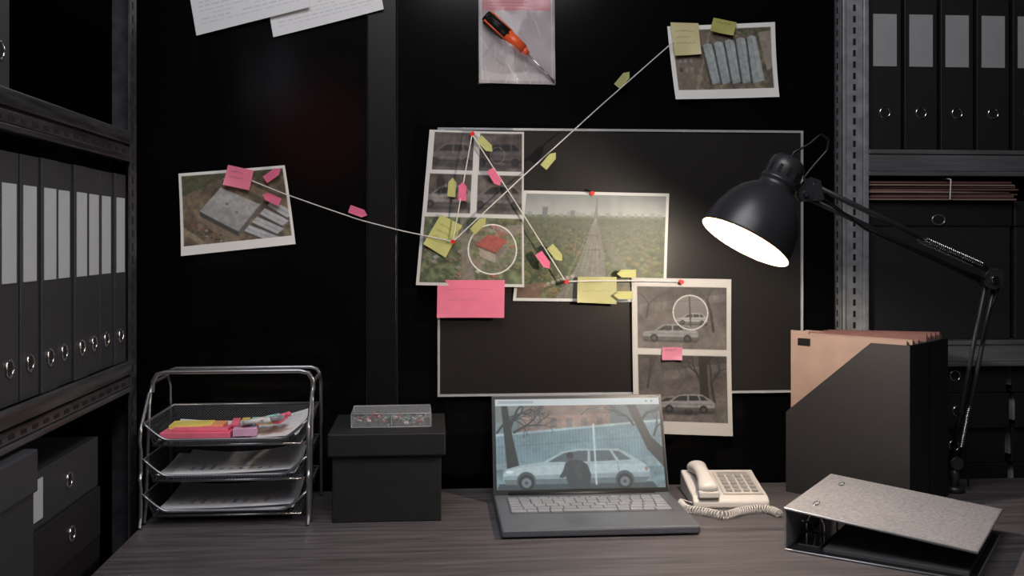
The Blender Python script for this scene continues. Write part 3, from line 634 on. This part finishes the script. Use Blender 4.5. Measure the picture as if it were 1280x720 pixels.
# ---------- magazine file ----------
o=c2w(.752,1.882); MF=group('magazine_file',(o.x,o.y,DESK),math.radians(42))
Lf,Wf,Hf=.256,.195,.320
prof=[(0,0),(0,Hf),(.076,Hf),(Lf,.165),(Lf,0)]
blk2=M('file_black_card',(31,30,33),.6,noise=.12,ns=80,bump=.2,bs=500)
for n,x in (('side_left',0),('side_right',Wf-.003),('divider_l',Wf/2-.003),('divider_r',Wf/2)): prism(n,prof,(x,0,0),(0,1,0),(0,0,1),(1,0,0),.003,blk2,MF)
box('end_tall',(.003,0,0),(Wf-.003,.003,Hf),blk2,MF); box('end_low',(.003,Lf-.003,0),(Wf-.003,Lf,.165),blk2,MF); box('bottom',(.003,.003,0),(Wf-.003,Lf-.003,.003),blk2,MF)
kg=group('kraft_folders',MF.location,MF.rotation_euler.z)
for i in range(12):
    x=.006+i*.0068; h=.324-.004*(i%4); prism('folder_%d'%i,[(0,0),(0,h),(.20,h),(.2,h+.006),(.240,h+.006),(.240,0)] if i%3==0 else [(0,0),(0,h),(.240,h),(.240,0)],(x,.008,.004),(0,1,0),(0,0,1),(1,0,0),.0035,[kraft,kraft,kraftd][i%3],kg)
for i in range(11):
    x=.102+i*.0077; h=.330-.006*(i%3); prism('folder_b%d'%i,[(0,0),(0,h),(.24,h-.01),(.24,0)],(x,.008,.004),(0,1,0),(0,0,1),(1,0,0),.004,[kraftd,kraft,kraft][i%3],kg)
box('tab_label',(.0045,.205,.304),(.0058,.232,.319),blkpl,kg)
# ---------- open lever arch file ----------
o=c2w(.458,1.670); OB=group('lever_arch_file',(o.x,o.y,DESK),math.radians(-33-4.5))
BL_,BW_=.283,.292
speck=M('speckled_board',(142,141,145),.45,noise=.28,ns=180,bump=.2,bs=500)
edge=M('file_edge_metal',(165,165,170),.35,metal=.6)
box('bottom_cover',(0,0,0),(BW_,BL_,.003),blk2,OB,.001)
box('spine',(-.002,0,0),(.002,BL_,.070),speck,OB,.001)
a2=math.atan2(.024,BW_); tm=Matrix.Translation((0,0,.069))@Matrix.Rotation(a2,4,'Y')
box('top_cover',(-.002,-.002,0),(BW_+.004,BL_+.002,.003),speck,OB,.001,tm)
tube('top_edge_trim',[tm@Vector((0,-.003,.0015)),tm@Vector((BW_+.004,-.003,.0015)),tm@Vector((BW_+.004,BL_+.002,.0015))],.0022,edge,OB)
tube('bottom_edge_trim',[(0,-.001,.0015),(BW_,-.001,.0015),(BW_,BL_,.0015)],.0018,edge,OB)
for i,yy in enumerate((.06,.22)):
    bm=bmesh.new(); q=tm@Vector((.035,yy,.0035)); bm_torus(bm,.013,.0014,Matrix.Translation(q)@Matrix.Rotation(a2,4,'Y')@Matrix.Scale(.35,4,(1,0,0))); from_bm('cover_slot_%d'%i,bm,chrome,OB)
bm=bmesh.new(); bm_torus(bm,.011,.002,Matrix.Translation((-.003,.2,.035))@Matrix.Rotation(math.pi/2,4,'Y')); from_bm('finger_ring',bm,chrome,OB)
box('mechanism_plate',(.012,.03,.003),(.05,.20,.006),chrome,OB,.0008)
for i,yy in enumerate((.055,.135)):
    tube('ring_%d'%i,[(.02,yy,.006),(.02,yy,.035),(.024,yy,.047),(.034,yy,.052),(.045,yy,.048),(.05,yy,.036),(.05,yy,.006)],.0017,chrome,OB)
tube('lever',[(.03,.07,.006),(.03,.06,.03),(.028,.03,.045),(.026,.012,.05)],.0022,chrome,OB)
box('clamp_bar',(.016,.04,.022),(.056,.05,.024),blkpl,OB,.0005)
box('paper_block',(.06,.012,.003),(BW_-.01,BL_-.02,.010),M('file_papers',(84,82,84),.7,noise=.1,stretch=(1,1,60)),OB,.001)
# ---------- phone ----------
o=on_desk(867,636); PH=group('desk_telephone',(o.x,o.y,DESK),math.radians(-4))
cream=M('phone_cream_plastic',(202,197,192),.38,noise=.03); creamd=M('phone_button',(146,144,142),.45,noise=.03)
prof=[(0,0),(0,.014),(.012,.022),(.10,.036),(.140,.044),(.145,.038),(.145,0)]
bm=bmesh.new(); f=bm.faces.new([bm.verts.new((0,a,b_)) for a,b_ in prof]); r=bmesh.ops.extrude_face_region(bm,geom=[f])
for v in [q for q in r['geom'] if isinstance(q,bmesh.types.BMVert)]: v.co.x+=.148
bmesh.ops.bevel(bm,geom=list(bm.edges),offset=.004,segments=3,affect='EDGES',profile=.5)
from_bm('body',bm,cream,PH)
sl=math.atan2(.014,.088); km=Matrix.Translation((.062,.016,.0235))@Matrix.Rotation(sl,4,'X')
box('keypad_plate',(0,0,0),(.078,.112,.0018),M('phone_plate',(184,179,173),.45),PH,.0006,km)
bm=bmesh.new()
for r_ in range(5):
    for c_ in range(4): bm_box(bm,(.007+c_*.017,.008+r_*.018,.0012),(.019+c_*.017,.019+r_*.018,.0055),.001,0,km)
bm_box(bm,(.007,.098,.0012),(.07,.108,.003),.0005,0,km)
from_bm('buttons',bm,creamd,PH)
hs=[(.03,-.004,.032,.021,.015),(.03,.012,.040,.023,.016),(.03,.034,.048,.017,.013),(.03,.068,.054,.0155,.012),(.03,.102,.056,.017,.013),(.03,.122,.053,.023,.016),(.03,.138,.048,.021,.015)]
me=bpy.data.meshes.new('handset'); me.from_pydata([h[:3] for h in hs],[(i,i+1) for i in range(len(hs)-1)],[]); ho=link(bpy.data.objects.new('handset',me),PH)
md=ho.modifiers.new('skin','SKIN'); 
for i,h in enumerate(hs): me.skin_vertices[0].data[i].radius=(h[3],h[4])
me.skin_vertices[0].data[0].use_root=True
ho.modifiers.new('sub','SUBSURF').levels=2; ho.modifiers['sub'].render_levels=2; md.use_smooth_shade=True; me.materials.append(cream)
for i,(yy,zz) in enumerate(((.008,.0),(.126,.0))): box('cradle_%d'%i,(.010,yy-.012,.02),(.05,yy+.012,.034+i*.008),cream,PH,.003)
def W3(u,v,h=0): q=on_desk(u,v); q.z=DESK+h; return q
ctr=[W3(866,634,.008),W3(850,628,.006),W3(858,640,.007),W3(884,646,.009),W3(905,650,.009),W3(925,645,.009),W3(945,642,.009),W3(962,643,.009),W3(974,648,.009)]
fine=[]
for i in range(len(ctr)-1):
    p0=ctr[max(i-1,0)];p1=ctr[i];p2=ctr[i+1];p3=ctr[min(i+2,len(ctr)-1)]
    for k in range(24):
        t=k/24; fine.append(.5*((2*p1)+(p2-p0)*t+(2*p0-5*p1+4*p2-p3)*t*t+(-p0+3*p1-3*p2+p3)*t**3))
hel=[];L=0
for i in range(len(fine)-1):
    d=(fine[i+1]-fine[i]); n=6
    tdir=d.normalized(); s1=tdir.cross(Vector((0,0,1))).normalized(); s2=Vector((0,0,1))
    for k in range(n):
        L+=d.length/n; q=fine[i]+d*k/n; R=.0065 if L>.07 else .0; ph=L/.0058*2*math.pi; hel.append(q+(s1*math.cos(ph)+s2*math.sin(ph))*R)
PH_inv=(Matrix.Translation(PH.location)@Matrix.Rotation(math.radians(-4),4,'Z')).inverted()
tube('coiled_cord',[PH_inv@q for q in hel],.0013,cream,PH,res=2)
# ---------- desk lamp ----------
lampm=M('lamp_black_enamel',(44,45,48),.36,noise=.05,spec=.6)
LG=group('desk_lamp')
D_=-.13; hN=math.sqrt(1-D_*D_)
dcam=Vector((-.51*hN,0,-.86*hN))
ax=Vector((dcam.x*C+D_*S,-dcam.x*S+D_*C,dcam.z)).normalized()
oc=at(931,303,1.72); q=Vector((0,0,1)).rotation_difference(-ax); lm=Matrix.Translation(oc)@q.to_matrix().to_4x4()
outer=[(.0815,0),(.0825,.002),(.0815,.006),(.080,.022),(.0755,.045),(.067,.068),(.055,.088),(.042,.101),(.034,.107),(.032,.109),(.032,.118),(.0335,.119),(.0335,.124),(.032,.125),(.032,.150),(.030,.162),(.024,.168),(.0001,.170)]
lathe('shade',outer,lampm,LG,56,lm)
inner=[(.0815,0),(.079,.006),(.0775,.022),(.073,.044),(.064,.067),(.052,.086),(.03,.1),(.0001,.101)]
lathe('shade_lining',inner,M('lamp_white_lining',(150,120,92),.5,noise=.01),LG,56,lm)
bm=bmesh.new()
for k in range(12):
    an=2*math.pi*k/12; m2=lm@Matrix.Rotation(an,4,'Z'); bm_box(bm,(.0312,-.003,.130),(.0328,.003,.146),0,0,m2)
from_bm('vent_slots',bm,slotm,LG)
lathe('bulb',[(.0001,-.004),(.014,-.001),(.024,.008),(.029,.022),(.026,.04),(.017,.062),(.013,.078),(.013,.099)],M('bulb_glow',(255,232,202),.4,noise=0,emit=1.8),LG,32,lm)
J0=at(1004,243,1.745); neck=lm@Vector((0,0,.135))
cyl('head_bracket',neck,J0,.009,lampm,LG); 
def disc(n,c,r,t,mt=lampm): cyl(n,c+Vector((0,-t,0)),c+Vector((0,t,0)),r,mt,LG)
disc('head_knuckle',J0,.013,.012); disc('head_nut',J0+Vector((0,-.013,0)),.005,.004,chrome)
J1=at(1238,349,1.93); Bs=c2w(.915,2.058); Bs.z=DESK
disc('elbow_knuckle',J1,.019,.013); disc('elbow_nut',J1+Vector((0,-.014,0)),.007,.005,chrome); disc('elbow_stub',J1+Vector((.012,0,.012)),.009,.012)
for i,(a,b_) in enumerate(((J0+Vector((0,.006,0)),J1+Vector((-.02,.006,-.002))),(J0+Vector((.012,-.006,.018)),J1+Vector((-.012,-.006,.02))))):
    cyl('upper_arm_%d'%i,a,b_,.005,lampm,LG,seg=14)
for i,yy in enumerate((-.010,.008)):
    prism('head_plate_%d'%i,[(-.012,-.008),(.012,-.012),(.034,-.010),(.028,.024),(.010,.030),(-.008,.012)],J0+Vector((0,yy,0)),(1,0,0),(0,0,1),(0,1,0),.002,lampm,LG)
def spring(n,a,b_,R,turns,parent):
    d=b_-a; t=d.normalized(); s1=t.orthogonal().normalized(); s2=t.cross(s1); N=turns*10
    tube(n,[a+d*(k/N)+(s1*math.cos(k*2*math.pi/10)+s2*math.sin(k*2*math.pi/10))*R for k in range(N+1)],.0011,chrome,parent,res=1)
a=J0.lerp(J1,.62)+Vector((.0,-.014,.016)); b_=J0.lerp(J1,.93)+Vector((0,-.014,.018))
spring('spring_a',a,b_,.0042,28,LG); spring('spring_b',a+Vector((0,.03,0)),b_+Vector((0,.03,0)),.0042,28,LG)
cyl('spring_pin',a+Vector((0,-.004,0)),a+Vector((0,.034,0)),.003,chrome,LG)
Bt=Bs+Vector((0,0,.06))
for i,dx in enumerate((-.009,.009)): cyl('lower_arm_%d'%i,Bt+Vector((dx,0,0)),J1+Vector((dx,0,-.006)),.0045,lampm,LG,seg=14)
spring('spring_c',Bt.lerp(J1,.1)+Vector((0,-.012,0)),Bt.lerp(J1,.32)+Vector((0,-.012,0)),.0042,22,LG)
cyl('base_stem',Bs,Bt,.009,lampm,LG); disc('base_knuckle',Bt,.013,.012); cyl('clamp_foot',Bs,Bs+Vector((0,0,.012)),.020,lampm,LG)
tp=lm@Vector((0,0,.168))
cab=[tp,tp+Vector((.006,0,.014)),at(1012,180,1.745),at(1026,168,1.75),at(1036,174,1.75),at(1034,188,1.75),at(1018,206,1.75),at(1005,222,1.75),J0+Vector((.004,0,.02))]
tube('cable',cab,.0022,blkpl,LG,smooth=True)
cb2=[J0+Vector((.004,0,.02)),J0.lerp(J1,.3)+Vector((0,.0,-.012)),J0.lerp(J1,.7)+Vector((0,0,-.012)),J1+Vector((.02,0,-.01)),J1+Vector((.0,0,-.06)),Bt+Vector((.02,0,.1)),Bs+Vector((.03,0,.01))]
tube('cable_lower',cb2,.0022,blkpl,LG,smooth=True)
pl=bpy.data.lights.new('bulb_light','POINT'); pl.energy=12; pl.color=(1,.86,.70); pl.shadow_soft_size=.012
po=bpy.data.objects.new('bulb_light',pl); po.location=lm@Vector((0,0,-.022)); link(po,LG)
# ---------- lights ----------
def area(n,loc,tgt,sz,e,col,sy=None):
    l=bpy.data.lights.new(n,'AREA'); l.energy=e; l.color=col; l.size=sz
    if sy: l.shape='RECTANGLE'; l.size_y=sy
    o=bpy.data.objects.new(n,l); o.location=loc; o.rotation_euler=(Vector(tgt)-Vector(loc)).to_track_quat('-Z','Y').to_euler(); link(o)
area('ceiling_softbox',(-.1,.85,2.75),(.0,2.0,.9),1.0,25,(.95,.96,1.0))
area('room_fill',(.3,-.15,2.72),(.1,2.1,1.0),.7,12,(1,.95,.95))
l=bpy.data.lights.new('red_room_lamp','POINT'); l.energy=1.5; l.color=(1,.12,.12); l.shadow_soft_size=.26; o=bpy.data.objects.new('red_room_lamp',l); o.location=(-.6,-1.0,1.85); link(o)
l=bpy.data.lights.new('cool_room_lamp','POINT'); l.energy=2.2; l.color=(.75,.85,1); l.shadow_soft_size=.2; o=bpy.data.objects.new('cool_room_lamp',l); o.location=(-.85,-.3,1.27+.75); link(o)
w=bpy.data.worlds.new('dim_room'); bpy.context.scene.world=w; w.use_nodes=True; w.node_tree.nodes['Background'].inputs[0].default_value=(.5,.52,.56,1); w.node_tree.nodes['Background'].inputs[1].default_value=.05
# ---------- camera ----------
cd=bpy.data.cameras.new('camera'); cd.lens=35; cd.sensor_width=36; cd.shift_y=-60/1280; cd.clip_start=.05
co=bpy.data.objects.new('camera',cd); co.location=(0,0,EYE); co.rotation_euler=(math.pi/2,0,-TH); link(co); bpy.context.scene.camera=co
sc=bpy.context.scene; sc.view_settings.view_transform='Standard'; sc.view_settings.look='None'
